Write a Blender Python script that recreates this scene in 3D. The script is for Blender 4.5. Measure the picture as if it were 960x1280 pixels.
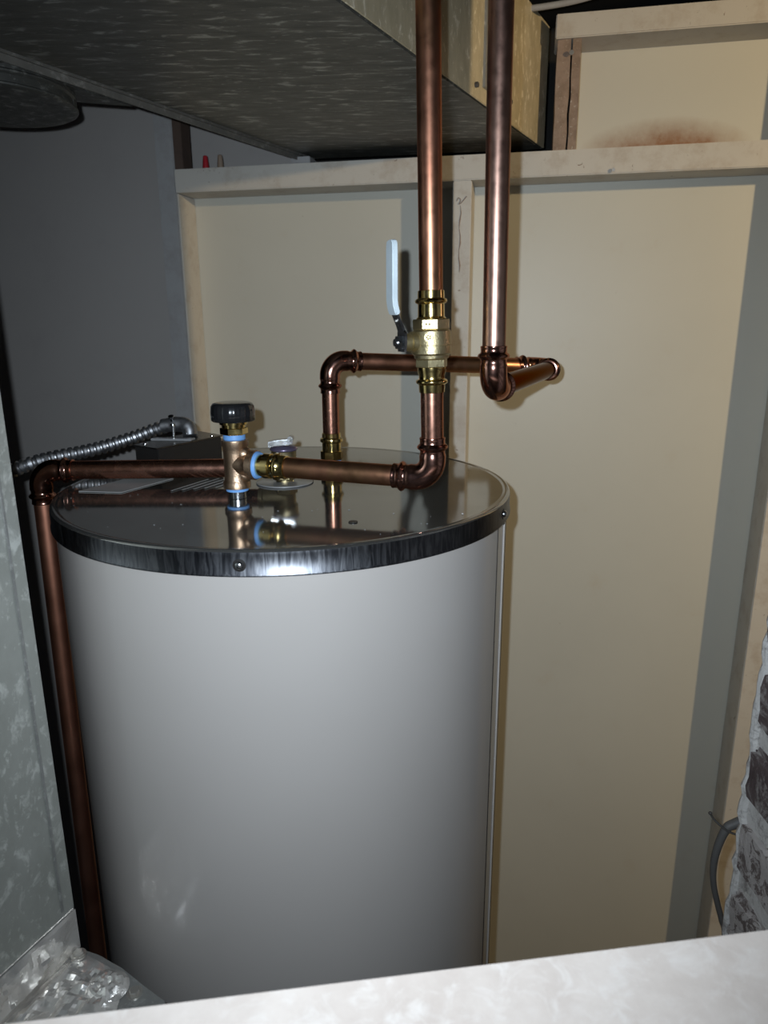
import bpy, bmesh, math, random
from mathutils import Vector, Matrix, noise
random.seed(4)
V = Vector
for o in list(bpy.data.objects): bpy.data.objects.remove(o)
SC = bpy.context.scene
COL = SC.collection

# ------------------------------------------------------------------ camera, world, lights
CH = 1.38715
cam_d = bpy.data.cameras.new('camera'); cam = bpy.data.objects.new('camera', cam_d); COL.objects.link(cam)
CX = V((0.999982, -0.0015416, -0.0057846)); CU = V((0.0059865, 0.2575103, 0.966257)); CD = V((0, 0.9662743, -0.257515))
m = Matrix.Identity(4)
for i in range(3):
    m[i][0] = CX[i]; m[i][1] = CU[i]; m[i][2] = -CD[i]
m[2][3] = CH
cam.matrix_world = m
cam_d.sensor_fit = 'VERTICAL'; cam_d.sensor_height = 36; cam_d.sensor_width = 27
cam_d.lens = 890 / 1280 * 36
cam_d.clip_start = 0.02
cam_d.dof.use_dof = True; cam_d.dof.focus_distance = 0.78; cam_d.dof.aperture_fstop = 9.0
SC.camera = cam

w = bpy.data.worlds.new('world'); SC.world = w; w.use_nodes = True
w.node_tree.nodes['Background'].inputs[0].default_value = (0.60, 0.74, 1.0, 1)
w.node_tree.nodes['Background'].inputs[1].default_value = 0.022


def point_light(name, loc, power, col, rad):
    l = bpy.data.lights.new(name, 'POINT'); l.energy = power; l.color = col; l.shadow_soft_size = rad
    o = bpy.data.objects.new(name, l); COL.objects.link(o); o.location = loc
    return o


# the phone's own flash, a couple of centimetres up and left of the lens
fl = bpy.data.lights.new('camera_flash', 'SPOT'); fl.energy = 21.5; fl.color = (0.77, 0.885, 1.0); fl.shadow_soft_size = 0.004
fl.spot_size = math.radians(112); fl.spot_blend = 1.0
fo = bpy.data.objects.new('camera_flash', fl); COL.objects.link(fo)
fo.matrix_world = Matrix.Translation(V((0, 0, CH)) - 0.022 * CX + 0.019 * CU) @ m.to_3x3().to_4x4()
# the warm bulb of the room to the right
point_light('warm_bulb', (1.30, 0.10, 1.80), 33.0, (1.0, 0.75, 0.42), 0.02)

vs = SC.view_settings
vs.view_transform = 'Standard'; vs.look = 'None'; vs.gamma = 1; vs.exposure = 0.38
vs.use_curve_mapping = False

# ------------------------------------------------------------------ materials
MATS = {}


class NT:
    def __init__(s, name):
        s.m = bpy.data.materials.new(name); s.m.use_nodes = True
        s.t = s.m.node_tree; s.b = s.t.nodes['Principled BSDF']; MATS[name] = s.m
        s.co = None

    def n(s, typ, **kw):
        x = s.t.nodes.new(typ)
        for k, v in kw.items():
            if k in x.inputs.keys(): x.inputs[k].default_value = v
            else: setattr(x, k, v)
        return x

    def l(s, a, b): s.t.links.new(a, b)

    def coord(s, scale=(1, 1, 1)):
        c = s.n('ShaderNodeTexCoord'); mp = s.n('ShaderNodeMapping'); mp.inputs['Scale'].default_value = scale
        s.l(c.outputs['Object'], mp.inputs['Vector']); return mp.outputs[0]

    def noise(s, scale, detail=4, rough=.6, st=(1, 1, 1), dist=0):
        x = s.n('ShaderNodeTexNoise', Scale=scale, Detail=detail, Roughness=rough, Distortion=dist)
        s.l(s.coord(st), x.inputs['Vector']); return x.outputs['Fac']

    def voro(s, scale, st=(1, 1, 1), feature='F1', out='Color'):
        x = s.n('ShaderNodeTexVoronoi', Scale=scale); x.feature = feature
        s.l(s.coord(st), x.inputs['Vector']); return x.outputs[out]

    def ramp(s, fac, stops):
        r = s.n('ShaderNodeValToRGB'); cr = r.color_ramp
        while len(cr.elements) < len(stops): cr.elements.new(.5)
        for e, (p, c) in zip(cr.elements, stops):
            e.position = p; e.color = (c[0], c[1], c[2], 1) if not isinstance(c, (int, float)) else (c, c, c, 1)
        s.l(fac, r.inputs[0]); return r.outputs[0]

    def mix(s, fac, a, b):
        x = s.n('ShaderNodeMix'); x.data_type = 'RGBA'
        for idx, val in ((0, fac), (6, a), (7, b)):
            if isinstance(val, (int, float)): x.inputs[idx].default_value = val
            elif isinstance(val, tuple): x.inputs[idx].default_value = (*val, 1)
            else: s.l(val, x.inputs[idx])
        return x.outputs[2]

    def bump(s, h, strength=.3, dist=.001):
        b = s.n('ShaderNodeBump', Strength=strength, Distance=dist); s.l(h, b.inputs['Height']); s.l(b.outputs[0], s.b.inputs['Normal'])

    def set(s, **kw):
        for k, v in kw.items():
            k = {'base': 'Base Color', 'metal': 'Metallic', 'rough': 'Roughness', 'coat': 'Coat Weight', 'spec': 'Specular IOR Level', 'croug': 'Coat Roughness'}[k]
            if isinstance(v, tuple): s.b.inputs[k].default_value = (*v, 1)
            elif isinstance(v, (int, float)): s.b.inputs[k].default_value = v
            else: s.l(v, s.b.inputs[k])
        return s


def metal(name, c1, c2, rough=(.15, .3), scale=60, st=(1, 1, .15), bump=.0, c3=None):
    x = NT(name); f = x.noise(scale, 6, .65, st)
    col = x.mix(x.ramp(f, [(.35, 0.), (.68, 1.)]), c1, c2)
    if c3:
        f2 = x.noise(9, 5, .7, (1, 1, .5), .6)
        col = x.mix(x.ramp(f2, [(.42, 0.), (.62, 1.)]), col, c3)
    x.set(base=col, metal=1.0, rough=x.ramp(x.noise(scale * 1.7, 4), [(.3, rough[0]), (.7, rough[1])]))
    if bump: x.bump(x.noise(scale * 12, 3), bump, .0006)
    return x


metal('copper', (.54, .28, .20), (.45, .215, .15), (.22, .30))
metal('copper_tarnished', (.52, .25, .16), (.42, .18, .11), (.30, .42), 40, (1, 1, .3), 0, (.36, .19, .10))
metal('copper_brown', (.46, .29, .23), (.38, .22, .17), (.30, .42))
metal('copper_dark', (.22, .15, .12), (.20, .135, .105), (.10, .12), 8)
metal('copper_matte', (.56, .26, .17), (.46, .20, .13), (.38, .46), 20)
metal('copper_fitting', (.52, .28, .22), (.42, .21, .16), (.13, .2))
for _n, _t in (('copper_dark', (.30, .20, .15)), ('copper', (.80, .55, .45)), ('copper_tarnished', (.85, .6, .5)), ('copper_brown', (.85, .65, .55)), ('copper_fitting', (.8, .6, .5))):
    MATS[_n].node_tree.nodes['Principled BSDF'].inputs['Specular Tint'].default_value = (*_t, 1)
metal('brass', (.72, .56, .24), (.62, .45, .17), (.10, .2))
metal('brass_cast', (.50, .42, .25), (.43, .35, .19), (.36, .48), 40, (1, 1, 1), .5)
metal('bronze_cast', (.50, .35, .24), (.38, .25, .16), (.34, .46), 45, (1, 1, 1), .5)
metal('steel_bright', (.55, .56, .57), (.42, .43, .44), (.16, .3))
metal('steel_dull', (.46, .46, .47), (.34, .34, .35), (.38, .52), 80, (1, 1, 1))
metal('cover_steel', (.20, .19, .18), (.14, .13, .12), (.25, .4), 80, (1, 1, 1))

# water heater lid: dark glossy sheet steel, faint brushing and smudges
x = NT('lid_steel')
c = x.mix(x.ramp(x.noise(7, 6, .7), [(.35, 0.), (.7, 1.)]), (.40, .39, .37), (.31, .30, .28))
c = x.mix(x.ramp(x.noise(160, 2, .5), [(.70, 0.), (.76, 1.)]), c, (.42, .41, .39))
x.set(base=c, metal=.92, rough=x.ramp(x.noise(18, 6, .7, (1, .3, 1)), [(.3, .06), (.75, .11)]))
x = NT('lid_band')
hatch = x.noise(220, 3, .6, (1, 1, .12), 1.2)
x.set(base=x.mix(x.ramp(hatch, [(.4, 0.), (.65, 1.)]), (.07, .072, .08), (.13, .132, .14)), metal=1.0, rough=x.ramp(hatch, [(.35, .30), (.7, .42)]))
# body
x = NT('heater_enamel')
c = x.mix(x.ramp(x.noise(3, 4, .5), [(.3, 0.), (.75, 1.)]), (.395, .365, .34), (.365, .335, .31))
c = x.mix(x.ramp(x.noise(14, 5, .6, (1, 1, .4)), [(.66, 0.), (.74, .6)]), c, (.38, .36, .34))
x.set(base=c, rough=.40, spec=.5, coat=.7, croug=.16)


def galv(name, dark, light, flake, scale=26, st=(1, 1, 1), rough=.42, metalv=.75, thr=(.56, .66), dust=None):
    x = NT(name)
    n0 = x.noise(scale * .5, 5, .6, st)
    n1 = x.noise(scale, 5, .62, st, .4)
    n2 = x.noise(scale * 2.3, 4, .6, st, .3)
    c = x.mix(x.ramp(n0, [(.35, 0.), (.7, 1.)]), dark, light)
    c = x.mix(x.ramp(n1, [(thr[0], 0.), (thr[1], .85)]), c, flake)
    c = x.mix(x.ramp(n2, [(thr[0] + .05, 0.), (thr[1] + .05, .7)]), c, flake)
    if dust: c = x.mix(x.ramp(x.noise(4, 5, .6), [(.35, 0.), (.7, .6)]), c, dust)
    x.set(base=c, metal=metalv, rough=x.ramp(n1, [(.4, rough + .12), (.65, rough)]))
    x.bump(n1, .45, .0012)
    return x


galv('galvanised_sheet', (.33, .335, .30), (.40, .405, .37), (.62, .63, .58), 55, (1, 1, .7), .42, .45, (.54, .66))
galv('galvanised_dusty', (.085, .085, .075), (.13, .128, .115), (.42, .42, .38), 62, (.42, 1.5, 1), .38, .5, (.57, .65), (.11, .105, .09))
galv('galvanised_side_lit', (.46, .40, .27), (.60, .52, .36), (.85, .78, .62), 90, (1, 1, .6), .36, .25, (.58, .66))  # yellow base carries the warm bulb light falling on this side
galv('galvanised_edge', (.30, .30, .285), (.38, .38, .36), (.5, .5, .48), 70, (1, 1, 1), .35, .6)

galv('duct_dark', (.06, .06, .055), (.09, .09, .08), (.22, .22, .20), 60, (1, 1, 1), .4, .5)
galv('flange_dark', (.16, .155, .14), (.22, .21, .19), (.34, .33, .3), 60, (1, 1, 1), .4, .5)
# foil tape
x = NT('foil_tape'); x.set(base=x.mix(x.ramp(x.noise(30, 4), [(.4, 0.), (.7, 1.)]), (.88, .85, .80), (.74, .70, .65)), metal=.72, rough=.2)
x.bump(x.noise(120, 4, .6, (1, 1, 1), 1), .35, .0012)


def paint(name, base, dirt, chip, dirt_r=(.55, .75), chip_r=(.70, .73), rough=.55, scale=3.2, bumpv=.15):
    x = NT(name)
    c = x.mix(x.ramp(x.noise(scale, 5, .6), [(.3, 0.), (.8, 1.)]), base, tuple(v * .93 for v in base))
    c = x.mix(x.ramp(x.noise(scale * 4, 7, .72), [(dirt_r[0], 0.), (dirt_r[1], .7)]), c, dirt)
    c = x.mix(x.ramp(x.noise(scale * 17, 4, .75, (1, 1, 1), .8), [(chip_r[0], 0.), (chip_r[1], .9)]), c, chip)
    x.set(base=c, rough=rough, spec=.35); x.bump(x.noise(60, 6, .6), bumpv, .001)
    return x


paint('cream_panel', (.55, .53, .455), (.50, .44, .34), (.22, .17, .12), (.60, .85), (.735, .75), .42)
paint('cream_timber', (.55, .515, .455), (.40, .33, .26), (.20, .14, .10), (.50, .72), (.67, .70), .55, 6, .4)
paint('dusty_timber', (.30, .22, .17), (.20, .14, .10), (.55, .50, .42), (.42, .6), (.62, .68), .85, 14, 1.0)
paint('grey_partition', (.37, .345, .325), (.33, .305, .29), (.42, .42, .41), (.55, .8), (.8, .82), .5)
paint('pale_dusty_board', (.34, .335, .33), (.27, .25, .24), (.45, .44, .42), (.45, .7), (.7, .74), .7, 7, .6)
paint('ledge_paint', (.76, .67, .60), (.58, .49, .43), (.82, .75, .69), (.42, .66), (.50, .72), .6, 3.2, .3)
paint('dark_timber', (.09, .06, .045), (.05, .035, .03), (.12, .1, .08), (.5, .7), (.7, .75), .8, 6, .5)
paint('void_black', (.018, .017, .016), (.012, .012, .012), (.03, .03, .03), (.5, .7), (.7, .75), .9, 6, .3)  # near-black base paints in the darkness of the unlit space behind
paint('concrete', (.25, .24, .22), (.16, .15, .14), (.32, .31, .29), (.5, .7), (.7, .75), .9, 6, .5)
# stained panel: a rusty brown scorch along its foot
x = NT('stained_panel')
c = x.mix(x.ramp(x.noise(14, 7, .72), [(.60, 0.), (.85, .7)]), (.55, .53, .455), (.50, .44, .34))
g = x.n('ShaderNodeTexGradient'); g.gradient_type = 'SPHERICAL'
mp = x.n('ShaderNodeMapping'); tc = x.n('ShaderNodeTexCoord'); x.l(tc.outputs['Object'], mp.inputs[0])
mp.inputs['Location'].default_value = (0, 0, 0); mp.inputs['Scale'].default_value = (6.5, 6.5, 17)
x.l(mp.outputs[0], g.inputs[0])
mu = x.n('ShaderNodeMath'); mu.operation = 'MULTIPLY'; x.l(g.outputs['Fac'], mu.inputs[0]); x.l(x.ramp(x.noise(22, 6, .7), [(.25, .35), (.75, 1.)]), mu.inputs[1])
c = x.mix(x.ramp(mu.outputs[0], [(.05, 0.), (.5, .95)]), c, (.26, .125, .06))
c = x.mix(x.ramp(x.noise(50, 4, .75), [(.72, 0.), (.735, .9)]), c, (.22, .15, .10))
x.set(base=c, rough=.5, spec=.3); x.bump(x.noise(60, 6, .6), .2, .001)
# brick, whitewash-splashed
x = NT('brick')
c = x.mix(x.ramp(x.noise(35, 6, .7), [(.35, 0.), (.7, 1.)]), (.075, .05, .05), (.17, .125, .12))
c = x.mix(x.ramp(x.noise(24, 8, .75, (1, 1, 1), .6), [(.52, 0.), (.62, .85)]), c, (.46, .43, .40))
x.set(base=c, rough=.85); x.bump(x.noise(140, 8, .75), 1.0, .004)
x = NT('brick_plastered')
c = x.mix(x.ramp(x.noise(35, 6, .7), [(.35, 0.), (.7, 1.)]), (.46, .42, .40), (.60, .55, .52))
c = x.mix(x.ramp(x.noise(60, 8, .75, (1, 1, 1), .6), [(.50, 0.), (.55, .9)]), c, (.13, .095, .085))
x.set(base=c, rough=.85); x.bump(x.noise(140, 8, .75), 1.0, .004)
x = NT('mortar')
c = x.mix(x.ramp(x.noise(45, 8, .75), [(.36, 0.), (.50, 1.)]), (.34, .31, .29), (.74, .71, .67))
x.set(base=c, rough=.9); x.bump(x.noise(120, 8, .75), 1.0, .005)


def plain(name, base, rough=.5, metalv=0, coat=0):
    x = NT(name); x.set(base=x.mix(x.ramp(x.noise(40, 3), [(.3, 0.), (.7, 1.)]), base, tuple(v * .85 for v in base)), rough=rough, metal=metalv, coat=coat); return x


plain('thread_tape_blue', (.16, .36, .72), .5)
plain('black_plastic', (.012, .012, .013), .18, 0, .5)
plain('box_black', (.018, .016, .015), .35)
plain('white_grip', (.62, .70, .74), .35, 0, .3)
plain('grey_cable', (.10, .095, .09), .6)
plain('wire_dark', (.06, .055, .05), .5)
plain('label_paper', (.30, .30, .29), .5)
plain('red_plastic', (.42, .02, .03), .4)
plain('tan_plastic', (.30, .22, .16), .5)
plain('purple_disc', (.16, .13, .20), .3, .6)
plain('washer_white', (.50, .50, .50), .3, .6)
plain('nail_steel', (.6, .57, .52), .35, .8)


# ------------------------------------------------------------------ helpers
def link(o): COL.objects.link(o); return o


def thing(name, label, cat, loc=(0, 0, 0), group=None):
    o = bpy.data.objects.new(name, None); link(o); o.location = loc; o.empty_display_size = .02
    o['label'] = label; o['category'] = cat
    if group: o['group'] = group
    o['_base'] = list(loc)
    return o


def base_of(p):
    while p is not None and '_base' not in p.keys(): p = p.parent
    return V(p['_base']) if p is not None else V((0, 0, 0))


def obj(name, bm, mat, parent=None, smooth=True, loc=None, label=None, autos=40):
    """link bm (world coordinates) as one mesh object"""
    off = base_of(parent) if parent is not None else (V(loc) if loc is not None else V((0, 0, 0)))
    bmesh.ops.recalc_face_normals(bm, faces=bm.faces)
    bmesh.ops.translate(bm, verts=bm.verts, vec=-off)
    me = bpy.data.meshes.new(name); bm.to_mesh(me); bm.free()
    me.materials.append(MATS[mat])
    if smooth:
        for p in me.polygons: p.use_smooth = True
        me.set_sharp_from_angle(angle=math.radians(autos))
    o = bpy.data.objects.new(name, me); link(o)
    if parent is not None: o.parent = parent
    else: o.location = off; o['_base'] = list(off)
    if label: o['label'] = label
    return o


def tag(o, label, cat, group=None):
    o['label'] = label; o['category'] = cat
    if group: o['group'] = group
    return o


def struct(o): o['kind'] = 'structure'; return o


def frame(d):
    d = V(d).normalized(); a = V((0, 0, 1)) if abs(d.z) < .9 else V((0, 1, 0))
    u = d.cross(a).normalized(); return u, d.cross(u).normalized(), d


def lathe(bm, prof, org, axis=(0, 0, 1), seg=40, cap=True, sides=None):
    """prof: list of (h, r) along axis; sides: list like prof giving number of sides for hex parts"""
    u, v, d = frame(axis); org = V(org); rings = []
    for h, r in prof:
        rings.append([bm.verts.new(org + d * h + (u * math.cos(t) + v * math.sin(t)) * r) for t in [2 * math.pi * k / seg for k in range(seg)]])
    for a, b in zip(rings, rings[1:]):
        for k in range(seg): bm.faces.new((a[k], a[(k + 1) % seg], b[(k + 1) % seg], b[k]))
    if cap:
        bm.faces.new(rings[0]); bm.faces.new(rings[-1])
    return bm


def prism(bm, org, axis, h0, h1, r, n, bev=.0012, rot=0.):
    u, v, d = frame(axis); org = V(org); rings = []
    for h, rr in ((h0, r - bev), (h0 + bev, r), (h1 - bev, r), (h1, r - bev)):
        rings.append([bm.verts.new(org + d * h + (u * math.cos(t) + v * math.sin(t)) * rr) for t in [2 * math.pi * k / n + rot for k in range(n)]])
    for a, b in zip(rings, rings[1:]):
        for k in range(n): bm.faces.new((a[k], a[(k + 1) % n], b[(k + 1) % n], b[k]))
    bm.faces.new(rings[0]); bm.faces.new(rings[-1])
    return bm


def sweep(bm, pts, rad, seg=28, cap=True):
    pts = [V(p) for p in pts]
    if not isinstance(rad, (list, tuple)): rad = [rad] * len(pts)
    n = len(pts); tan = []
    for i in range(n):
        a = pts[max(0, i - 1)]; b = pts[min(n - 1, i + 1)]; tan.append((b - a).normalized())
    u, v, _ = frame(tan[0]); rings = []
    for i in range(n):
        if i:
            q = tan[i - 1].rotation_difference(tan[i]); u = q @ u; v = q @ v
        rings.append([bm.verts.new(pts[i] + (u * math.cos(t) + v * math.sin(t)) * rad[i]) for t in [2 * math.pi * k / seg for k in range(seg)]])
    for a, b in zip(rings, rings[1:]):
        for k in range(seg): bm.faces.new((a[k], a[(k + 1) % seg], b[(k + 1) % seg], b[k]))
    if cap: bm.faces.new(rings[0]); bm.faces.new(rings[-1])
    return bm


def smoothpath(pts, n=12):
    pts = [V(p) for p in pts]; out = []
    P = [2 * pts[0] - pts[1]] + pts + [2 * pts[-1] - pts[-2]]
    for i in range(1, len(P) - 2):
        for k in range(n):
            t = k / n; a, b, c, d = P[i - 1:i + 3]
            out.append(.5 * ((2 * b) + (c - a) * t + (2 * a - 5 * b + 4 * c - d) * t * t + (3 * b - a - 3 * c + d) * t ** 3))
    out.append(pts[-1]); return out


def hexa(bm, p, bev=0):
    """p: 8 corners, bottom 4 then top 4"""
    vs_ = [bm.verts.new(V(q)) for q in p]
    fs = [bm.faces.new([vs_[i] for i in f]) for f in ((0, 3, 2, 1), (4, 5, 6, 7), (0, 1, 5, 4), (1, 2, 6, 5), (2, 3, 7, 6), (3, 0, 4, 7))]
    if bev:
        es = list({e for f in fs for e in f.edges}); bmesh.ops.bevel(bm, geom=es, offset=bev, segments=2, affect='EDGES')
    return bm


WS = V((.98058, -.19612, 0)); WN = V((.19612, .98058, 0)); WO = V((0, 1.4, 0))


def W(s, d, z): return WO + WS * s + WN * d + V((0, 0, z))


def wallbox(s0, s1, d0, d1, z0, z1, bev=0, bm=None):
    bm = bm or bmesh.new()
    return hexa(bm, [W(s0, d0, z0), W(s1, d0, z0), W(s1, d1, z0), W(s0, d1, z0), W(s0, d0, z1), W(s1, d0, z1), W(s1, d1, z1), W(s0, d1, z1)], bev)


def box(a, b, bev=0, bm=None):
    bm = bm or bmesh.new(); (x0, y0, z0), (x1, y1, z1) = a, b
    return hexa(bm, [(x0, y0, z0), (x1, y0, z0), (x1, y1, z0), (x0, y1, z0), (x0, y0, z1), (x1, y0, z1), (x1, y1, z1), (x0, y1, z1)], bev)


def poly_prism(bm, pts, z0, z1, bev=0):
    n = len(pts); a = [bm.verts.new((p[0], p[1], z0)) for p in pts]; b = [bm.verts.new((p[0], p[1], z1)) for p in pts]
    fs = [bm.faces.new(a[::-1]), bm.faces.new(b)] + [bm.faces.new((a[i], a[(i + 1) % n], b[(i + 1) % n], b[i])) for i in range(n)]
    if bev:
        es = list({e for f in fs for e in f.edges}); bmesh.ops.bevel(bm, geom=es, offset=bev, segments=2, affect='EDGES')
    return bm


def roughen(bm, cuts, amp, sc, edges=None):
    bmesh.ops.subdivide_edges(bm, edges=bm.edges[:], cuts=cuts, use_grid_fill=True)
    for v_ in bm.verts:
        v_.co += V(noise.noise_vector(v_.co * sc)) * amp + V(noise.noise_vector(v_.co * sc * 3.1)) * amp * .5


# ------------------------------------------------------------------ the setting
FZ = 1.93
F0 = -.26   # floor level
struct(obj('floor', box((-1.6, -.6, F0 - .06), (2.2, 2.0, F0)), 'concrete', smooth=False))
struct(obj('ceiling', box((-1.6, .12, FZ), (2.2, 2.0, FZ + .05)), 'void_black', smooth=False))
struct(obj('wall_left', box((-1.62, -.6, F0), (-1.56, 2.0, FZ)), 'void_black', smooth=False))
wb = struct(obj('wall_back', wallbox(-1.75, 1.6, .22, .26, F0, FZ), 'void_black', smooth=False))
# panels
obj('panel', wallbox(-.372, .150, 0, .018, F0, 1.66), 'cream_panel', wb, False, label='cream panel left of the middle stud')
obj('panel', wallbox(.150, .74, 0, .018, F0, 1.66), 'cream_panel', wb, False, label='wide cream panel right of the middle stud')
obj('panel', wallbox(-1.6, -.400, -.030, -.012, F0, 1.93), 'grey_partition', wb, False, label='plain grey panel left of the framing')
so = W(.480, .0, 1.660)
bm = wallbox(.325, .74, 0, .018, 1.655, 1.86)
stp = obj('panel', bm, 'stained_panel', wb, False, label='cream upper panel with a brown scorch along its foot')
# put its origin at the scorch so that the stain sits there
stp.data.transform(Matrix.Translation(-(so - base_of(wb)))); stp.location = so - base_of(wb)
obj('panel', wallbox(-.372, -.155, .015, .03, 1.655, 1.90), 'grey_partition', wb, False, label='dark grey panel above the rail')
# framing
obj('stud', wallbox(-.4035, -.3685, -.070, .0, F0, 1.93, .0015), 'pale_dusty_board', wb, False, label='dusty grey board at the left of the cream panel')
obj('stud_facing', wallbox(-.3690, -.3655, -.068, .0, F0, 1.616, .001), 'cream_timber', wb, False, label='cream painted reveal strip')
obj('stud', wallbox(.136, .168, -.070, .0, F0, 1.617, .0015), 'cream_timber', wb, False, label='chipped cream middle stud')
obj('stud', wallbox(.690, .86, -.070, .0, F0, 1.93, .0015), 'cream_timber', wb, False, label='wide cream corner post at the right')
obj('rail', wallbox(-.3685, .86, -.072, .0, 1.617, 1.656, .0015), 'cream_timber', wb, False, label='cream rail along the top of the panels')
obj('rail', wallbox(.2935, .86, -.072, .0, 1.816, 1.850, .0015), 'cream_timber', wb, False, label='short upper cream rail')
for a, b in ((.2977, .3185), (.3215, .3345)):
    bm = wallbox(a, b, -.066, .0, 1.656, 1.816); roughen(bm, 5, .0012, 60); obj('stud', bm, 'dusty_timber', wb, label='dusty brown upright between the rails')
obj('stud', wallbox(-.3685, -.352, -.068, -.03, 1.656, 1.93, .001), 'dark_timber', wb, False, label='dark brown upright above the rail')
obj('block', wallbox(-.148, -.114, -.069, .0, 1.656, 1.667, .001), 'pale_dusty_board', wb, False, label='pale block on top of the rail')
bm = bmesh.new(); lathe(bm, [(0, .0016), (.006, .0016), (.006, .004), (.0075, .0035)], W(.3195, -.066, 1.795), -WN, 12)
obj('nail', bm, 'nail_steel', wb)
bm = bmesh.new(); lathe(bm, [(0, .0012), (.004, .0012), (.004, .0032), (.005, .0028)], W(.395, -.072, 1.622), -WN, 12)
obj('nail', bm, 'nail_steel', wb)
# chipped flakes of paint standing proud of the mid stud: knot and crack
bm = bmesh.new(); sweep(bm, smoothpath([W(.143, -.0705, 1.585), W(.146, -.071, 1.59), W(.150, -.071, 1.586), W(.147, -.071, 1.580), W(.152, -.071, 1.583), W(.160, -.0708, 1.592)], 5), .0007, 6)
obj('paint_flake', bm, 'dusty_timber', wb)
bm = bmesh.new(); sweep(bm, [W(.1495 + .0015 * math.sin(k * 1.7), -.0702, 1.578 - k * .012) for k in range(10)], [.0004 + .0004 * (k % 3) for k in range(10)], 6)
obj('paint_flake', bm, 'dusty_timber', wb)

# brick pier on the right
pier = struct(obj('wall_right', box((.394, -.60, F0), (.555, .664, FZ)), 'mortar', smooth=False))
obj('light_blocker', poly_prism(bmesh.new(), [(.445, .60), (.56, .60), (.56, .655), (.460, .763)], F0, FZ), 'mortar', pier, False)  # unseen splayed block added to cut off part of the bulb's light
z = -.1815; k = 0; PITCH = .089
while z + .07 < FZ:
    cuts = [(.465, .669), (.255, .455), (.045, .245), (-.165, .035)] if k % 2 == 0 else [(.570, .669), (.360, .560), (.150, .350), (-.060, .140)]
    for (y0, y1) in cuts:
        j = random.uniform(-.0035, .0015)
        bm = box((.3895 + j, y0, z), (.55, y1 + random.uniform(-.004, .001), z + .067), .007)
        if .45 < z < 1.3 and y1 > .6: roughen(bm, 3, .0032, 42)
        obj('brick', bm, 'brick_plastered' if z < .87 else 'brick', pier)
    z += PITCH; k += 1
# lumpy mortar squeezed out along the pier's far edge
bm = bmesh.new()
pts = [V((.393 + random.uniform(-.002, .002), .668 + random.uniform(-.002, .002), .3 + i * .012)) for i in range(120)]
sweep(bm, pts, [.0045 + .006 * abs(noise.noise(V((i * .37, 0, 3)))) for i in range(120)], 8)
obj('mortar_bead', bm, 'mortar', pier)

# low front wall carrying the ledge
struct(obj('wall_front', poly_prism(bmesh.new(), [(-.40, .12), (.388, .23), (.388, .27), (-.40, .16)], F0, 1.005), 'concrete', smooth=False))

# ------------------------------------------------------------------ the ledge in the foreground
bm = poly_prism(bmesh.new(), [(-.40, -.06), (.387, .06), (.387, .3575), (-.40, .2535)], 1.005, 1.05, .004)
tag(obj('ledge_board', bm, 'ledge_paint', loc=(0, .2, 1.005)), 'blurred pale mottled ledge across the foreground at the bottom', 'ledge')

# ------------------------------------------------------------------ overhead duct
dd = V((.471, .882, 0)).normalized()
R1 = V((.140, 1.085, 0)); R2 = R1 + dd * .2890; L2 = V((-.118, 1.405, 0)); L1 = L2 - dd * 1.30; R0 = R2 - dd * 1.20
oz0, oz1 = 1.672, 1.856
duct = thing('overhead_duct', 'galvanised sheet metal duct hanging overhead, its seamed side lit yellow', 'duct', (R1.x, R1.y, oz0))
bm = poly_prism(bmesh.new(), [(p.x, p.y) for p in (L1, R0, R2, L2)], oz0, oz1, .002)
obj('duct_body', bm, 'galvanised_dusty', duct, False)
dn = V((dd.y, -dd.x, 0))


def ductbox(p, l0, l1, n0, n1, z0, z1, bev=.0008):
    c = [p + dd * a + dn * b for a, b in ((l0, n0), (l1, n0), (l1, n1), (l0, n1))]
    return poly_prism(bmesh.new(), [(q.x, q.y) for q in c], z0, z1, bev)


obj('side_panel', ductbox(R2, -1.19, -.001, .0002, .0022, oz0 + .001, oz1), 'galvanised_side_lit', duct, False, label='seamed side sheet with warm bulb light in its yellow colour')
obj('corner_flange', ductbox(L2, -1.28, -.004, -.013, .0, oz0 - .002, oz0 + .002), 'flange_dark', duct, False, label='folded edge strip along the duct bottom')
obj('corner_flange', ductbox(L2, -1.28, -.004, -.006, -.0042, oz0 - .010, oz0 - .002, .0004), 'flange_dark', duct, False)
sp = (V((.134, 1.075, 0)) - R1).dot(dd)
obj('drive_cleat', ductbox(R1, sp - .001, sp + .020, .001, .0055, oz0 + .020, oz1), 'galvanised_edge', duct, False)
for l_, zz in ((sp + .009, 1.72), (sp - .028, 1.688), (sp + .11, 1.70)):
    bm = bmesh.new(); prism(bm, R1 + dd * l_ + V((0, 0, zz)) + dn * .002, dn, 0, .005, .0035, 6, .0006)
    obj('screw', bm, 'wire_dark', duct)
# hanger straps to the ceiling
for l_ in (-.2, -.9):
    obj('hanger_strap', ductbox(R2, l_, l_ + .02, -.02, -.0185, oz1 - .001, FZ, .0003), 'galvanised_edge', duct, False)

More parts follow.
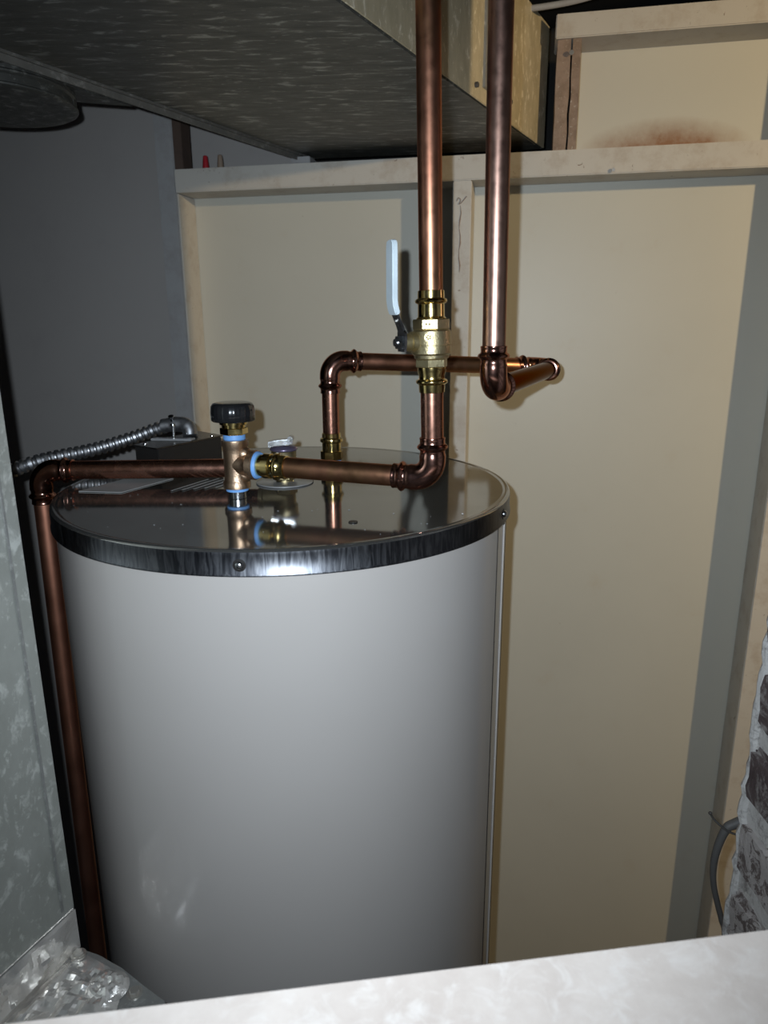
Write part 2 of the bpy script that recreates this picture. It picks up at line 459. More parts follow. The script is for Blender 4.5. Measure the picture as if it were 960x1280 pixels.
# second, round duct at the far left under a flat plate
rd = thing('round_duct', 'dark round duct collar under a flat plate at top left', 'duct', (-.475, .962, 1.642))
bm = poly_prism(bmesh.new(), [(-.75, .42), (-.678, .40), (-.329, 1.050), (-.42, 1.02), (-.75, 1.0)], 1.665, 1.671, .001)
obj('plate', bm, 'duct_dark', rd, False)
RC = (-.475, .962, 1.642)
bm = bmesh.new(); lathe(bm, [(0, .090), (0, .096), (.002, .1), (.004, .1), (.006, .096), (.014, .095), (.016, .098), (.018, .098), (.020, .095), (.026, .095), (.026, .085)], RC, (0, 0, 1), 64)
obj('collar', bm, 'duct_dark', rd)
bm = bmesh.new(); lathe(bm, [(.001, .091), (.004, .091)], RC, (0, 0, 1), 48)
obj('end_cap', bm, 'duct_dark', rd)
bm = bmesh.new(); box((-.408, .985, 1.650), (-.382, .995, 1.669), .0006, bm); obj('bracket', bm, 'duct_dark', rd, False)

# ------------------------------------------------------------------ vertical duct at the left
ed = V((.405, .914, 0)).normalized(); en = V((ed.y, -ed.x, 0))
E = V((-.329, .620, 0))
ld = thing('side_duct', 'vertical galvanised duct at the left edge with a raised seam', 'duct', (E.x, E.y, .792))
c = [E, E - ed * .50, E - ed * .50 - en * .26, E - en * .26]
obj('duct_body', poly_prism(bmesh.new(), [(p.x, p.y) for p in c[::-1]], .792, 1.652, .0015), 'galvanised_sheet', ld, False)
c = [E - ed * .0145 + en * .0002, E - ed * .0175 + en * .0002, E - ed * .0175 + en * .0022, E - ed * .0145 + en * .0022]
obj('seam', poly_prism(bmesh.new(), [(p.x, p.y) for p in c], .80, 1.650, .0006), 'galvanised_edge', ld, False)
# lower horizontal duct, a short taped collar between the two
LZ = .738
lo = thing('lower_duct', 'low sheet metal duct with crumpled foil tape in the bottom left corner', 'duct', (-.30, .45, LZ))
bm = poly_prism(bmesh.new(), [(-.332, .622), (-.306, .613), (-.277, .596), (-.219, .558), (-.16, .40), (-.62, .12), (-.62, .56)], LZ - .08, LZ, .002)
obj('duct_body', bm, 'galvanised_edge', lo, False)
c = [E + en * -.001, E - ed * .46 + en * -.001, E - ed * .46 - en * .24, E - en * .24]
obj('collar', poly_prism(bmesh.new(), [(p.x, p.y) for p in c[::-1]], LZ, .7915, .001), 'foil_tape', lo, False)
obj('support_leg', box((-.40, .38, F0), (-.36, .42, LZ - .08)), 'void_black', lo, False)
for bp in ((-.2530, .5665, LZ), (-.3260, .6080, LZ + .004)):
    bm = bmesh.new(); prism(bm, bp, (0, 0, 1), 0, .0045, .0055, 6, .0008); lathe(bm, [(-.001, .0078), (.0012, .0078)], bp, (0, 0, 1), 20)
    obj('bolt', bm, 'nail_steel', lo)


def foil(name, P, nu, nv, amp, seed, parent, lift=.003, label=None):
    """crumpled sheet over the quad P (4 corners)"""
    bm = bmesh.new(); g = []
    nrm = (V(P[1]) - V(P[0])).cross(V(P[3]) - V(P[0])).normalized()
    if nrm.dot(V((.6, -.4, .7))) < 0: nrm = -nrm
    for i in range(nu + 1):
        row = []
        for j in range(nv + 1):
            u, v = i / nu, j / nv
            p = (V(P[0]) * (1 - u) + V(P[1]) * u) * (1 - v) + (V(P[3]) * (1 - u) + V(P[2]) * u) * v
            q = p * 38 + V((seed, seed * 2, 0))
            h = 1 - abs(noise.noise(q)) * 2.2; h2 = 1 - abs(noise.noise(q * 2.7)) * 2
            e = min(1, 6 * min(u, v, 1 - u, 1 - v))
            row.append(bm.verts.new(p + nrm * (lift * .25 + (lift + amp * (h * .6 + h2 * .35)) * e)))
        g.append(row)
    for i in range(nu):
        for j in range(nv): bm.faces.new((g[i][j], g[i + 1][j], g[i + 1][j + 1], g[i][j + 1]))
    o = obj(name, bm, 'foil_tape', parent, label=label, autos=12); return o


Ef = lambda t, z, off=.0012: E - ed * t + en * off + V((0, 0, z))
foil('foil_tape', [Ef(.001, .742), Ef(.26, .742), Ef(.26, .7912), Ef(.001, .7912)], 60, 12, .0036, 1, lo, .0006, 'creased foil tape round the foot of the upright duct')
foil('foil_tape', [(-.331, .618, LZ), (-.268, .585, LZ), (-.262, .52, LZ), (-.395, .480, LZ)], 30, 26, .0075, 5, lo, .0012, 'crumpled foil tape on the flat top')
foil('foil_tape', [(-.395, .480, LZ), (-.285, .512, LZ), (-.255, .40, LZ), (-.46, .36, LZ)], 28, 28, .0060, 9, lo, .0012)
bm = bmesh.new(); RB = V((-.284, .572, LZ)); nr, na = 9, 26
rows = []
for i in range(nr + 1):
    rr = .023 * i / nr; row = []
    for k in range(na):
        t = 2 * math.pi * k / na; p = RB + V((math.cos(t) * rr, math.sin(t) * rr * .95, 0))
        h = .0075 * (1 - (i / nr) ** 3) + .0050 * noise.noise(p * 190) * (1 - i / nr * .7) 
        row.append(bm.verts.new(p + V((0, 0, h + .0005))))
    rows.append(row)
for a, b in zip(rows[1:], rows[2:]):
    for k in range(na): bm.faces.new((a[k], a[(k + 1) % na], b[(k + 1) % na], b[k]))
bm.faces.new(rows[1]); bmesh.ops.delete(bm, geom=rows[0], context='VERTS')
obj('taped_bulge', bm, 'foil_tape', lo, autos=14, label='round bulge of wrinkled foil over an opening')

# ------------------------------------------------------------------ water heater
TC = V((-.115, .839, 0)); TR = .2632
heater = thing('water_heater', 'tall grey cylindrical water heater with a dark metal lid', 'water heater', (TC.x, TC.y, F0))
bm = bmesh.new(); lathe(bm, [(F0 + .03, TR - .006), (F0 + .03, TR - .003), (1.185, TR - .003), (1.185, TR - .006)], TC, (0, 0, 1), 160)
body = obj('body', bm, 'heater_enamel', heater)
bm = bmesh.new(); lathe(bm, [(F0, TR - .02), (F0 + .032, TR - .02)], TC, (0, 0, 1), 64); obj('base_ring', bm, 'box_black', heater)
# lap seam of the jacket
a0 = math.radians(-18)
bm = bmesh.new()
ring = []
for t, rr in ((a0, TR - .003), (a0 + .001, TR - .0018), (a0 + .030, TR - .0018), (a0 + .031, TR - .003)):
    ring.append((TC.x + rr * math.cos(t), TC.y + rr * math.sin(t)))
va = [bm.verts.new((p[0], p[1], F0 + .05)) for p in ring]; vb = [bm.verts.new((p[0], p[1], 1.18)) for p in ring]
for i in range(3): bm.faces.new((va[i], va[i + 1], vb[i + 1], vb[i]))
obj('jacket_seam', bm, 'heater_enamel', body)
bm = bmesh.new()
for t0_ in (math.radians(-13.2), math.radians(-24.5)):
    q = [TC + V((math.cos(t) * rr, math.sin(t) * rr, 0)) for t, rr in ((t0_, TR - .004), (t0_ + .0045, TR - .004), (t0_ + .0045, TR - .0024), (t0_, TR - .0024))]
    poly_prism(bm, [(p.x, p.y) for p in q], F0 + .05, 1.178)
obj('seam_shade_strip', bm, 'cover_steel', body, False)  # thin dark strips stand in for shadow lines beside the seam
# lid: flat top with rolled edge
bm = bmesh.new()
lathe(bm, [(1.2, .0005), (1.2, TR - .0088), (1.2, TR - .008), (1.2005, TR - .006), (1.2008, TR - .003), (1.2002, TR - .001), (1.1985, TR)], TC, (0, 0, 1), 192, False)
lid = obj('lid', bm, 'lid_steel', heater, autos=60)
bm = bmesh.new()
lathe(bm, [(1.1985, TR), (1.196, TR + .0003), (1.1795, TR + .0003), (1.1785, TR + .0012), (1.177, TR + .0012), (1.1765, TR), (1.1765, TR - .003)], TC, (0, 0, 1), 192, False)
obj('lid_band', bm, 'lid_band', lid, autos=60)
for ang in (-91.9, -22.5, 178, 60, 120):
    t = math.radians(ang); d_ = V((math.cos(t), math.sin(t), 0)); p = TC + d_ * (TR + .0002) + V((0, 0, 1.1875))
    bm = bmesh.new(); lathe(bm, [(0, .0055), (.0006, .0058), (.0008, .0042)], p, d_, 20); obj('screw_recess', bm, 'box_black', lid)
    bm = bmesh.new(); lathe(bm, [(.0, .0038), (.0022, .0036), (.0034, .0024), (.0037, .0006)], p, d_, 20); sc = obj('screw', bm, 'steel_bright', lid)
# label and small debris on the lid
bm = bmesh.new(); vsq = [bm.verts.new(p) for p in ((-.352, .800, 1.2012), (-.300, .793, 1.2012), (-.262, .868, 1.2012), (-.315, .880, 1.2012))]; f = bm.faces.new(vsq)
r_ = bmesh.ops.extrude_face_region(bm, geom=[f]); bmesh.ops.translate(bm, verts=[v_ for v_ in r_['geom'] if isinstance(v_, bmesh.types.BMVert)], vec=(0, 0, -.0008))
obj('label', bm, 'label_paper', lid, False, label='grey paper label lying on the lid')
for i in range(5):
    bm = bmesh.new(); a = V((-.245 + i * .012, .800 + .004 * i, 1.2008)); b = a + V((.028, .062, 0)); n_ = (b - a).cross(V((0, 0, 1))).normalized() * .0012
    hexa(bm, [a - n_, b - n_, b + n_, a + n_, a - n_ + V((0, 0, .0003)), b - n_ + V((0, 0, .0003)), b + n_ + V((0, 0, .0003)), a + n_ + V((0, 0, .0003))])
    obj('scratch_strip', bm, 'label_paper', lid, False)
bm = bmesh.new(); lathe(bm, [(0, .0045), (.0006, .0045)], TC + V((.085, -.175, 1.2003)), (0, 0, 1), 16); obj('plug_hole', bm, 'box_black', lid)
bm = bmesh.new()
for _ in range(26):
    t = random.uniform(-2.9, -.2); rr = TR * math.sqrt(random.uniform(.25, .93)); s_ = random.uniform(.0003, .0008)
    p = TC + V((math.cos(t) * rr, math.sin(t) * rr, 1.2005))
    bmesh.ops.create_icosphere(bm, subdivisions=1, radius=s_, matrix=Matrix.Translation(p) @ Matrix.Diagonal((random.uniform(.8, 2), 1, .5, 1)))
sp_ = obj('dust_specks', bm, 'washer_white', lid); sp_['kind'] = 'stuff'

# ------------------------------------------------------------------ plumbing
PR = .0111
# radius multipliers against distance from the fitting's lip
PRESS = [(0, 1.03), (.0003, 1.15), (.0012, 1.17), (.0022, 1.13), (.0058, 1.13), (.0068, 1.18), (.0078, 1.32), (.0096, 1.40), (.0114, 1.32), (.0124, 1.17), (.0140, 1.12), (.0165, 1.13), (.0185, 1.20), (.022, 1.18)]


def arc_corner(c, dA, dB, rb, n=14):
    c = V(c); dA = V(dA).normalized(); dB = V(dB).normalized()
    turn = math.pi - dA.angle(dB); T = rb * math.tan(turn / 2)
    pa = c + dA * T; pb = c + dB * T; bis = (dA + dB).normalized(); cen = c + bis * (rb / math.cos(turn / 2))
    va = pa - cen; vb = pb - cen; ax = va.cross(vb).normalized()
    return [cen + Matrix.Rotation(turn * k / n, 3, ax) @ va for k in range(n + 1)], T


def elbow(c, dA, dB, parent, mat='copper_fitting', rb=.019, sock=.022, name='elbow'):
    arc, T = arc_corner(c, dA, dB, rb); c = V(c); dA = V(dA).normalized(); dB = V(dB).normalized()
    pts, rad = [], []
    for s_, m_ in PRESS: pts.append(c + dA * (T + sock - s_)); rad.append(PR * m_)
    for p in arc[1:-1]: pts.append(p); rad.append(PR * 1.19)
    for s_, m_ in PRESS[::-1]: pts.append(c + dB * (T + sock - s_)); rad.append(PR * m_)
    bm = bmesh.new(); sweep(bm, pts, rad, 36)
    return obj(name, bm, mat, parent, autos=50)


def pipe(a, b, parent, mat='copper', name='pipe_section', label=None, r=PR):
    a = V(a); b = V(b); n = max(2, int((b - a).length / .05)); bm = bmesh.new()
    sweep(bm, [a.lerp(b, k / n) for k in range(n + 1)], r, 36)
    return obj(name, bm, mat, parent, label=label)


def fit_end(c, d, cut): return V(c) + V(d).normalized() * cut


IN = .019 + .008  # where a pipe starts inside an elbow

# --- cold side: tee on the front nipple, run to the valved riser
NL = V((-.162, .768, 1.2)); TEE = V((-.162, .768, 1.2385))
C1 = V((.0492, .700, 1.2352)); R1T = V((.0345, .700, FZ))
cold = thing('valved_copper_riser', 'tarnished copper riser carrying the ball valve, bent towards the tee on the lid', 'pipe', C1)
dR = (R1T - C1).normalized(); dT = (TEE - C1).normalized()
AD0 = TEE - dT * .028            # face of the tee branch
elbow(C1, dR, dT, cold)
pipe(AD0 - dT * .022, C1 + dT * IN, cold, 'copper_tarnished', label='brown stained horizontal length')
at = lambda h: C1 + dR * h
pipe(at(IN), at(.092), cold, 'copper')
pipe(at(.179), R1T, cold, 'copper_tarnished', label='blotchy red brown upper length')
# brass press adapter into the tee
bm = bmesh.new()
lathe(bm, [(0, .0118), (.006, .0120), (.0065, .0137), (.014, .0137), (.0145, .0126), (.0180, .0128), (.0200, .0150), (.0222, .0150), (.0240, .0128), (.032, .0126), (.0325, .0113)], AD0 - dT * .001, -dT, 40)
obj('press_adapter', bm, 'brass', cold, autos=50, label='shiny brass press adapter')

tee = thing('relief_tee', 'brown cast bronze tee standing on the front nipple with blue tape on its threads', 'pipe fitting', NL)
bm = bmesh.new(); lathe(bm, [(0, .0098), (.016, .0098)], NL + V((0, 0, .0005)), (0, 0, 1), 32); obj('nipple', bm, 'steel_bright', tee)
bm = bmesh.new(); lathe(bm, [(.0085, .0122), (.0125, .0124), (.0130, .0115)], NL, (0, 0, 1), 32); obj('thread_tape', bm, 'thread_tape_blue', tee)
bm = bmesh.new()
lathe(bm, [(-.0265, .0115), (-.0265, .0148), (-.0205, .0150), (-.0185, .0134), (-.012, .0130), (.012, .0130), (.0185, .0134), (.0205, .0146), (.0265, .0144), (.0265, .0115)], TEE, (0, 0, 1), 40)
lathe(bm, [(0, .0125), (.010, .0135), (.016, .0140), (.018, .0162), (.0250, .0164), (.0258, .0150)], TEE, -dT, 40)
# webs between run and branch
for sg in (-1, 1):
    b0 = TEE - dT * .010 + V((0, 0, sg * .011)); bmesh.ops.create_uvsphere(bm, u_segments=20, v_segments=12, radius=.0092, matrix=Matrix.Translation(b0))
obj('tee_body', bm, 'bronze_cast', tee, autos=45)
bm = bmesh.new(); lathe(bm, [(.0255, .0150), (.0268, .0152), (.0292, .0138)], TEE, -dT, 36); obj('thread_tape', bm, 'thread_tape_blue', tee)

vr = thing('vacuum_relief_valve', 'round black capped brass relief valve on top of the tee', 'valve', TEE + V((0, 0, .0265)))
t0 = TEE + V((0, 0, .0265))
bm = bmesh.new(); lathe(bm, [(0, .0112), (.001, .0120), (.0058, .0118), (.0062, .0110)], t0, (0, 0, 1), 32); obj('thread_tape', bm, 'thread_tape_blue', vr)
bm = bmesh.new(); prism(bm, t0, (0, 0, 1), .006, .0135, .0150, 6, .0008, .3); lathe(bm, [(.0135, .0128), (.0165, .0128), (.017, .0150), (.020, .0150), (.0205, .0130), (.0225, .0130)], t0, (0, 0, 1), 36)
obj('hex_body', bm, 'brass', vr, autos=35)
bm = bmesh.new(); seg = 96; rings = []
for h, r in ((.0205, .0205), (.0205, .0222), (.0215, .0232), (.0300, .0235), (.0365, .0228), (.0392, .0210), (.0402, .018), (.0404, .001)):
    ri = []
    for k in range(seg):
        t = 2 * math.pi * k / seg; rr = r + (.00018 * math.cos(t * 24) if .0212 < h < .037 else 0); ri.append(bm.verts.new(t0 + V((rr * math.cos(t), rr * math.sin(t), h))))
    rings.append(ri)
for a, b in zip(rings, rings[1:]):
    for k in range(seg): bm.faces.new((a[k], a[(k + 1) % seg], b[(k + 1) % seg], b[k]))
bm.faces.new(rings[0]); bm.faces.new(rings[-1])
obj('cap', bm, 'black_plastic', vr, autos=50)

# --- ball valve on the riser
bv = thing('ball_valve', 'brass ball valve with a white lever handle standing upright', 'valve', at(.085))
Z0 = .086


KV = .87


def P(h): return at(Z0 + h * KV)


def kk(pr): return [(h * KV, r) for h, r in pr]


bm = bmesh.new(); lathe(bm, kk([(-.0005, PR), (0, .0125), (.0085, .0128), (.0100, .0150), (.0115, .0156), (.0135, .0150), (.0148, .0128), (.0180, .0124), (.0235, .0138), (.0275, .0138), (.0280, .012)]), P(0), dR, 40)
obj('lower_press_end', bm, 'brass', bv, autos=45)
bm = bmesh.new(); prism(bm, P(0), dR, .0275 * KV, .0365 * KV, .0158, 6, .0008, .25); lathe(bm, kk([(.0360, .0140), (.0375, .0165), (.0405, .0170), (.0410, .0178), (.0425, .0190), (.0505, .0190), (.0508, .0183), (.0518, .0183), (.0521, .0190), (.0660, .0186), (.0685, .0165)]), P(0), dR, 48)
prism(bm, P(0), dR, .0680 * KV, .0790 * KV, .0184, 8, .0008, .25)
vb_ = obj('valve_body', bm, 'brass_cast', bv, autos=30)
bm = bmesh.new(); lathe(bm, kk([(.0785, .0140), (.0800, .0142), (.0815, .0128), (.0945, .0126), (.0960, .0148), (.0978, .0155), (.0995, .0148), (.1008, .0128), (.1085, .0126), (.1090, PR)]), P(0), dR, 40)
obj('upper_press_end', bm, 'brass', bv, autos=45)
# cast marks: round emblem on the barrel and framed mark on the hexagon (illegible in the photo)
fd = V((-.20, -.98, 0)).normalized()
ep = P(.0600) + fd * .0180
bm = bmesh.new(); lathe(bm, [(.0, .0042), (.0016, .0041), (.0016, .0033), (.0010, .0032)], ep, fd, 28)
eu, ev, _ = frame(fd)
for k in range(5):
    t = 2 * math.pi * k / 5; q = ep + (eu * math.cos(t) + ev * math.sin(t)) * .0016 + fd * .0014
    bmesh.ops.create_icosphere(bm, subdivisions=1, radius=.0008, matrix=Matrix.Translation(q))
obj('cast_emblem', bm, 'brass_cast', bv, autos=30)
fq = V((-.33, -.94, 0)).normalized(); hs = V((0, 0, 1)).cross(fq).normalized()
for k in range(3):
    q = P(.0735) + fq * .0166 + hs * ((k - 1) * .0031)
    bm = bmesh.new(); lathe(bm, [(0, .0012), (.0012, .0012)], q, fq, 10); obj('cast_mark', bm, 'brass_cast', bv)
# stem to the left, lever and grip
sd = V((-.93, -.37, 0)).normalized(); hw = V((0, 0, 1)).cross(sd).normalized()
sc_ = P(.0545)
bm = bmesh.new(); lathe(bm, [(.014, .0098), (.022, .0096), (.0225, .0082), (.029, .0082), (.0295, .0050), (.0300, .0045)], sc_, sd, 32)
obj('stem_housing', bm, 'brass_cast', bv, autos=40)
bm = bmesh.new(); prism(bm, sc_, sd, .0312, .0362, .0068, 6, .0006); lathe(bm, [(.0295, .0036), (.0385, .0034)], sc_, sd, 20)
obj('stem_nut', bm, 'steel_bright', bv, autos=30)


def strip(bm, cl, ws, th, wv, tn):
    """flat strip along points cl, half widths ws along wv, thickness th along normals tn"""
    rows = []
    for p, w_, n_ in zip(cl, ws, tn):
        p = V(p); rows.append([bm.verts.new(q) for q in (p - wv * w_ - n_ * th / 2, p + wv * w_ - n_ * th / 2, p + wv * w_ + n_ * th / 2, p - wv * w_ + n_ * th / 2)])
    for a, b in zip(rows, rows[1:]):
        for k in range(4): bm.faces.new((a[k], a[(k + 1) % 4], b[(k + 1) % 4], b[k]))
    bm.faces.new(rows[0]); bm.faces.new(rows[-1]); return bm


def lev(u_, v_): return sc_ + sd * u_ + V((0, 0, v_))


prof = [(.0305, -.0085), (.0305, .0), (.0305, .0085), (.0312, .0110), (.0335, .0165), (.0362, .0225), (.0382, .0275), (.0396, .0320)]
nrm = []
for i in range(len(prof)):
    a = prof[max(0, i - 1)]; b = prof[min(len(prof) - 1, i + 1)]; t_ = lev(*b) - lev(*a); nrm.append(t_.cross(hw).normalized())
bm = strip(bmesh.new(), [lev(*p) for p in prof], [.0075, .0095, .0090, .0070, .0062, .0062, .0062, .0062], .0022, hw, nrm)
lv = obj('lever', bm, 'steel_bright', bv, autos=25)
gp = [(.0376, .0255), (.0393, .0300), (.0404, .0345), (.0408, .0400), (.0408, .0600), (.0408, .0820), (.0408, .0885), (.0408, .0905)]
nrm = []
for i in range(len(gp)):
    a = gp[max(0, i - 1)]; b = gp[min(len(gp) - 1, i + 1)]; t_ = lev(*b) - lev(*a); nrm.append(t_.cross(hw).normalized())
bm = strip(bmesh.new(), [lev(*p) for p in gp], [.0082, .0084, .0084, .0084, .0084, .0084, .0078, .0060], .0052, hw, nrm)
bmesh.ops.bevel(bm, geom=bm.edges[:], offset=.0010, segments=2, affect='EDGES')
obj('grip', bm, 'white_grip', lv, autos=50)
bm = bmesh.new(); q = lev(.0352, .0200); lathe(bm, [(0, .0016), (.0018, .0012)], q + nrm[0] * -.001, sd, 12); obj('rivet', bm, 'nail_steel', lv)

# --- hot side: rear nipple, up, across the back, forward and up
NR = V((-.069, .937, 1.2)); C2 = V((-.069, .937, 1.340)); C3 = V((.247, 1.040, 1.3234)); C4 = V((.1068, .700, 1.324)); R2T = V((.0995, .700, FZ))
hot = thing('rear_copper_run', 'copper pipe looping from the rear nipple along the back and up the right riser', 'pipe', NR)
up = V((0, 0, 1)); d23 = (C3 - C2).normalized(); d34 = (C4 - C3).normalized(); d45 = (R2T - C4).normalized()
elbow(C2, -up, d23, hot); elbow(C3, -d23, d34, hot); elbow(C4, -d34, d45, hot)
pipe(NR + V((0, 0, .034)), C2 - up * IN, hot, 'copper'); pipe(C2 + d23 * IN, C3 - d23 * IN, hot, 'copper_tarnished', label='dark brown length across the back')
pipe(C3 + d34 * IN, C4 - d34 * IN, hot, 'copper_dark'); pipe(C4 + d45 * IN, R2T, hot, 'copper_brown', label='brown upright riser')
bm = bmesh.new(); lathe(bm, [(0, .0100), (.010, .0100)], NR, up, 28); obj('nipple', bm, 'steel_bright', hot)
bm = bmesh.new(); lathe(bm, [(.0065, .0122), (.0112, .0122), (.0115, .0110)], NR, up, 28); obj('thread_tape', bm, 'thread_tape_blue', hot)
bm = bmesh.new(); prism(bm, NR, up, .0110, .0230, .0150, 8, .0008, .2); lathe(bm, [(.0225, .0126), (.0335, .0126), (.035, .0150), (.037, .0153), (.039, .0148), (.0405, .0126), (.0460, .0124), (.0465, PR)], NR, up, 36)
obj('press_adapter', bm, 'brass', hot, autos=40, label='gold brass press adapter')

# --- T&P valve and its discharge pipe
TP = V((-.120, .845, 1.2))
tp = thing('temperature_relief_valve', 'small brass relief valve with a steel test lever behind the front pipe', 'valve', TP)
bm = bmesh.new(); lathe(bm, [(.0003, .034), (.0010, .0345), (.0020, .034), (.0022, .012)], TP, up, 48); obj('escutcheon', bm, 'washer_white', tp)
bm = bmesh.new(); lathe(bm, [(.001, .0105), (.006, .0105)], TP, up, 28); prism(bm, TP, up, .005, .013, .0150, 6, .0008); lathe(bm, [(.013, .0125), (.026, .0130), (.0275, .0150), (.0385, .0150), (.0400, .0158)], TP, up, 36)
lathe(bm, [(.0, .0110), (.026, .0112), (.027, .0125), (.032, .0125)], TP + V((0, -.002, .019)), V((-1, -.01, 0)), 28)
obj('valve_body', bm, 'brass_cast', tp, autos=40)
bm = bmesh.new(); lathe(bm, [(.0395, .0155), (.0407, .0166), (.0427, .0160), (.0450, .0120), (.0460, .004)], TP, up, 36); obj('cap', bm, 'purple_disc', tp, autos=60)
bm = bmesh.new(); lathe(bm, [(.045, .0014), (.052, .0014)], TP + V((0, 0, 0)), up, 12)
obj('stem', bm, 'steel_bright', tp)
lp = [TP + V(q) for q in ((.012, .0, .0545), (.007, -.001, .053), (-.001, -.002, .0525), (-.009, -.003, .052), (-.017, -.004, .050))]
bm = strip(bmesh.new(), lp, [.0052, .0058, .0050, .0048, .0044], .0016, V((0, 1, 0)), [V((0, 0, 1))] * 5)
strip(bm, [p + V((0, -.0055, -.003)) for p in lp], [.0008] * 5, .0060, V((0, 1, 0)), [V((0, 0, 1))] * 5)
lathe(bm, [(-.007, .0035), (.007, .0035)], TP + V((.009, 0, .0535)), V((0, 1, 0)), 16)
obj('test_lever', bm, 'steel_bright', tp, autos=35)

D0 = TP + V((-.020, -.002, .019)); D1 = V((-.4135, .840, 1.2175)); D2 = V((-.4295, .840, F0 + .05))
dis = thing('discharge_pipe', 'reddish copper pipe over the lid and down the left side of the heater', 'pipe', D2)
dA = (D0 - D1).normalized(); dB = (D2 - D1).normalized()
elbow(D1, dA, dB, dis); pipe(D1 + dA * IN, D0 - dA * .008, dis, 'copper'); pipe(D1 + dB * IN, D2, dis, 'copper_matte', label='long upright length beside the heater')

# --- junction box and flexible conduit
bx = [(-.322, .912), (-.283, .884), (-.226, .985), (-.268, 1.025)]
BT = .0085
jb = thing('junction_box', 'low black electrical junction box on the back left of the lid', 'electrical box', (-.275, .95, 1.2))
obj('box_body', poly_prism(bmesh.new(), bx, 1.2010, 1.2262 + BT, .001), 'box_black', jb, False)
cen = V((-.275, .9515, 0)); top = [((V((*p, 0)) - cen) * 1.05 + cen) for p in bx]
cv = obj('cover', poly_prism(bmesh.new(), [(p.x, p.y) for p in top], 1.2263 + BT, 1.2280 + BT, .0006), 'cover_steel', jb, False)
for p in ((-.237, .978), (-.308, .912)):
    bm = bmesh.new(); lathe(bm, [(0, .0030), (.0012, .0028), (.002, .0015)], (p[0], p[1], 1.228 + BT), up, 14); obj('screw', bm, 'steel_bright', cv)
bm = bmesh.new(); lathe(bm, [(0, .0018), (.018, .0018), (.018, .0035), (.0205, .0033)], (-.283, .955, 1.228 + BT), up, 14); obj('clamp_screw', bm, 'steel_bright', jb)
bm = bmesh.new(); poly_prism(bm, [(-.31, .94), (-.255, .935), (-.252, .947), (-.307, .952)], 1.2283 + BT, 1.2310 + BT, .0006); obj('clamp_plate', bm, 'washer_white', jb, False)

cd = thing('flexible_conduit', 'ribbed grey flexible metal conduit curving from the left into the black box', 'conduit', (-.30, .97, 1.236))
cp = smoothpath([(-.60, .90, 1.165), (-.52, .90, 1.190), (-.459, .90, 1.2125), (-.432, .92, 1.2185), (-.392, .95, 1.2235), (-.350, .975, 1.2340), (-.318, .985, 1.2450), (-.300, .985, 1.2500)], 40)
# resample evenly for the ribs
out = [cp[0]]; acc = 0; step = .0017
for a, b in zip(cp, cp[1:]):
    L = (b - a).length; s_ = step - acc
    while s_ <= L: out.append(a.lerp(b, s_ / L)); s_ += step
    acc = L - (s_ - step)
rr = [.0082 + .0011 * (1 if (i % 5) in (0, 1, 2) else -1) * (1 if (i % 5) != 3 else 1.2) for i in range(len(out))]
bm = bmesh.new(); sweep(bm, out, rr, 18); obj('ribbed_tube', bm, 'steel_dull', cd, autos=35)
bm = bmesh.new(); sweep(bm, smoothpath([(-.306, .985, 1.2500), (-.290, .984, 1.2525), (-.276, .982, 1.2520), (-.268, .978, 1.2475), (-.266, .975, 1.2380)], 6), [.0098] * 6 + [.0105] * 12 + [.0100] * 7, 24)
obj('connector', bm, 'steel_dull', cd)
bm = bmesh.new(); lathe(bm, [(0, .0022), (.006, .0022), (.006, .004), (.008, .0038)], (-.290, .976, 1.258), V((0, -.5, 1)), 14); obj('clamp_screw', bm, 'steel_bright', cd)

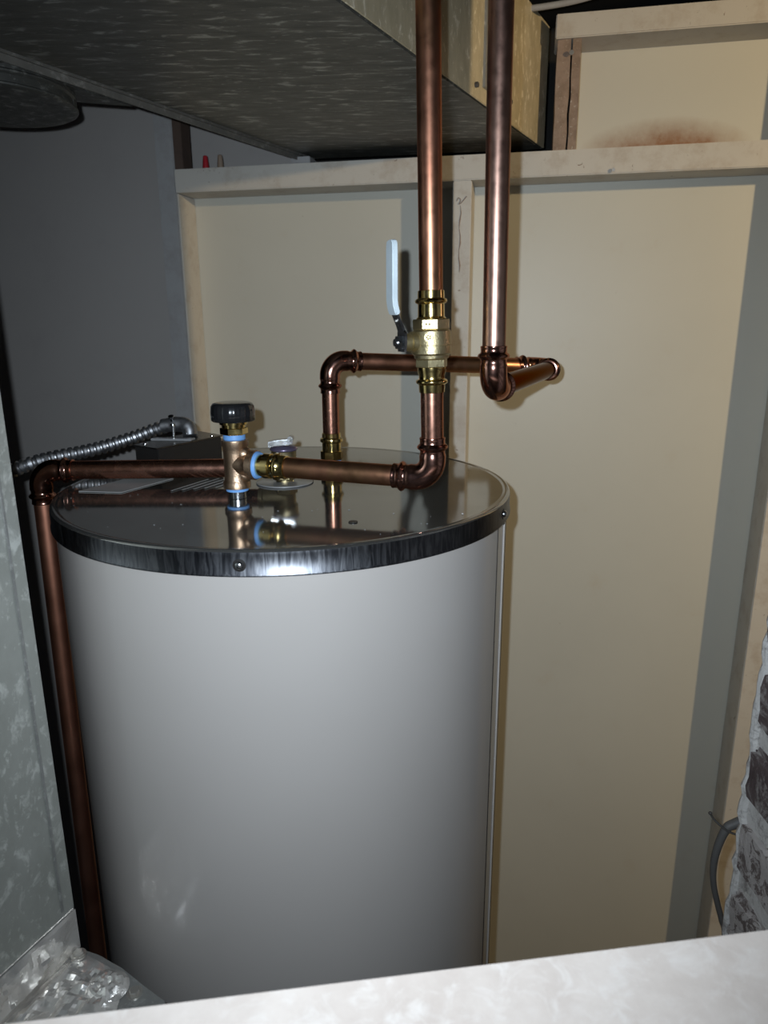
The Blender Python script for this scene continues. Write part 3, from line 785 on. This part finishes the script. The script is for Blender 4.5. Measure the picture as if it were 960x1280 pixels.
# ------------------------------------------------------------------ small things
for s_, mt, lab in ((-.3165, 'red_plastic', 'small red wire nut standing on the rail at upper left'), (-.288, 'tan_plastic', 'small tan wire nut beside the red one on the rail')):
    t = W(s_, -.05, 1.6562); bm = bmesh.new(); seg = 24; rings = []
    for h, r in ((0, .0058), (.002, .0060), (.010, .0052), (.020, .0042), (.0235, .0036), (.0245, .0022)):
        rings.append([bm.verts.new(t + V(((r + .0003 * (k % 2)) * math.cos(2 * math.pi * k / seg), (r + .0003 * (k % 2)) * math.sin(2 * math.pi * k / seg), h))) for k in range(seg)])
    for a, b in zip(rings, rings[1:]):
        for k in range(seg): bm.faces.new((a[k], a[(k + 1) % seg], b[(k + 1) % seg], b[k]))
    bm.faces.new(rings[0]); bm.faces.new(rings[-1])
    tag(obj('wire_nut', bm, mt, loc=t), lab, 'wire nut')
# cable above the upper rail
bm = bmesh.new(); sweep(bm, smoothpath([W(.05, -.10, 1.846), W(.27, -.10, 1.851), W(.36, -.10, 1.862), W(.44, -.09, 1.880), W(.60, -.08, 1.90), W(.9, -.08, 1.91)], 8), .0045, 12)
tag(obj('ceiling_cable', bm, 'pale_dusty_board', loc=W(.3, -.1, 1.85)), 'dusty grey cable sagging above the upper rail at top right', 'cable')
# cable by the pier
bm = bmesh.new(); cpts = smoothpath([(.428, .7, .838), (.4019, .7, .8258), (.3934, .7, .8194), (.3867, .7, .7976), (.3841, .7, .771), (.3873, .7, .7427), (.3953, .7, .714), (.4028, .7, .6906), (.410, .7, .661), (.415, .7, .55)], 8)
sweep(bm, cpts, [.0062 - .0028 * min(1, i / 40) for i in range(len(cpts))], 14)
tag(obj('drooping_cable', bm, 'grey_cable', loc=(.402, .7, .826)), 'dark grey cable drooping beside the brick pier at lower right', 'cable')
bm = bmesh.new(); sweep(bm, smoothpath([(.3753, .705, .8361), (.3786, .703, .8307), (.3859, .698, .8245), (.3940, .694, .8200), (.404, .690, .8180)], 6), .0013, 8)
bmesh.ops.create_icosphere(bm, subdivisions=2, radius=.0022, matrix=Matrix.Translation((.3750, .705, .8368)))
tag(obj('wire_hook', bm, 'wire_dark', loc=(.392, .703, .82)), 'thin dark wire hook sticking out from the brick pier', 'hook')

for o in bpy.data.objects:
    if '_base' in o.keys(): del o['_base']
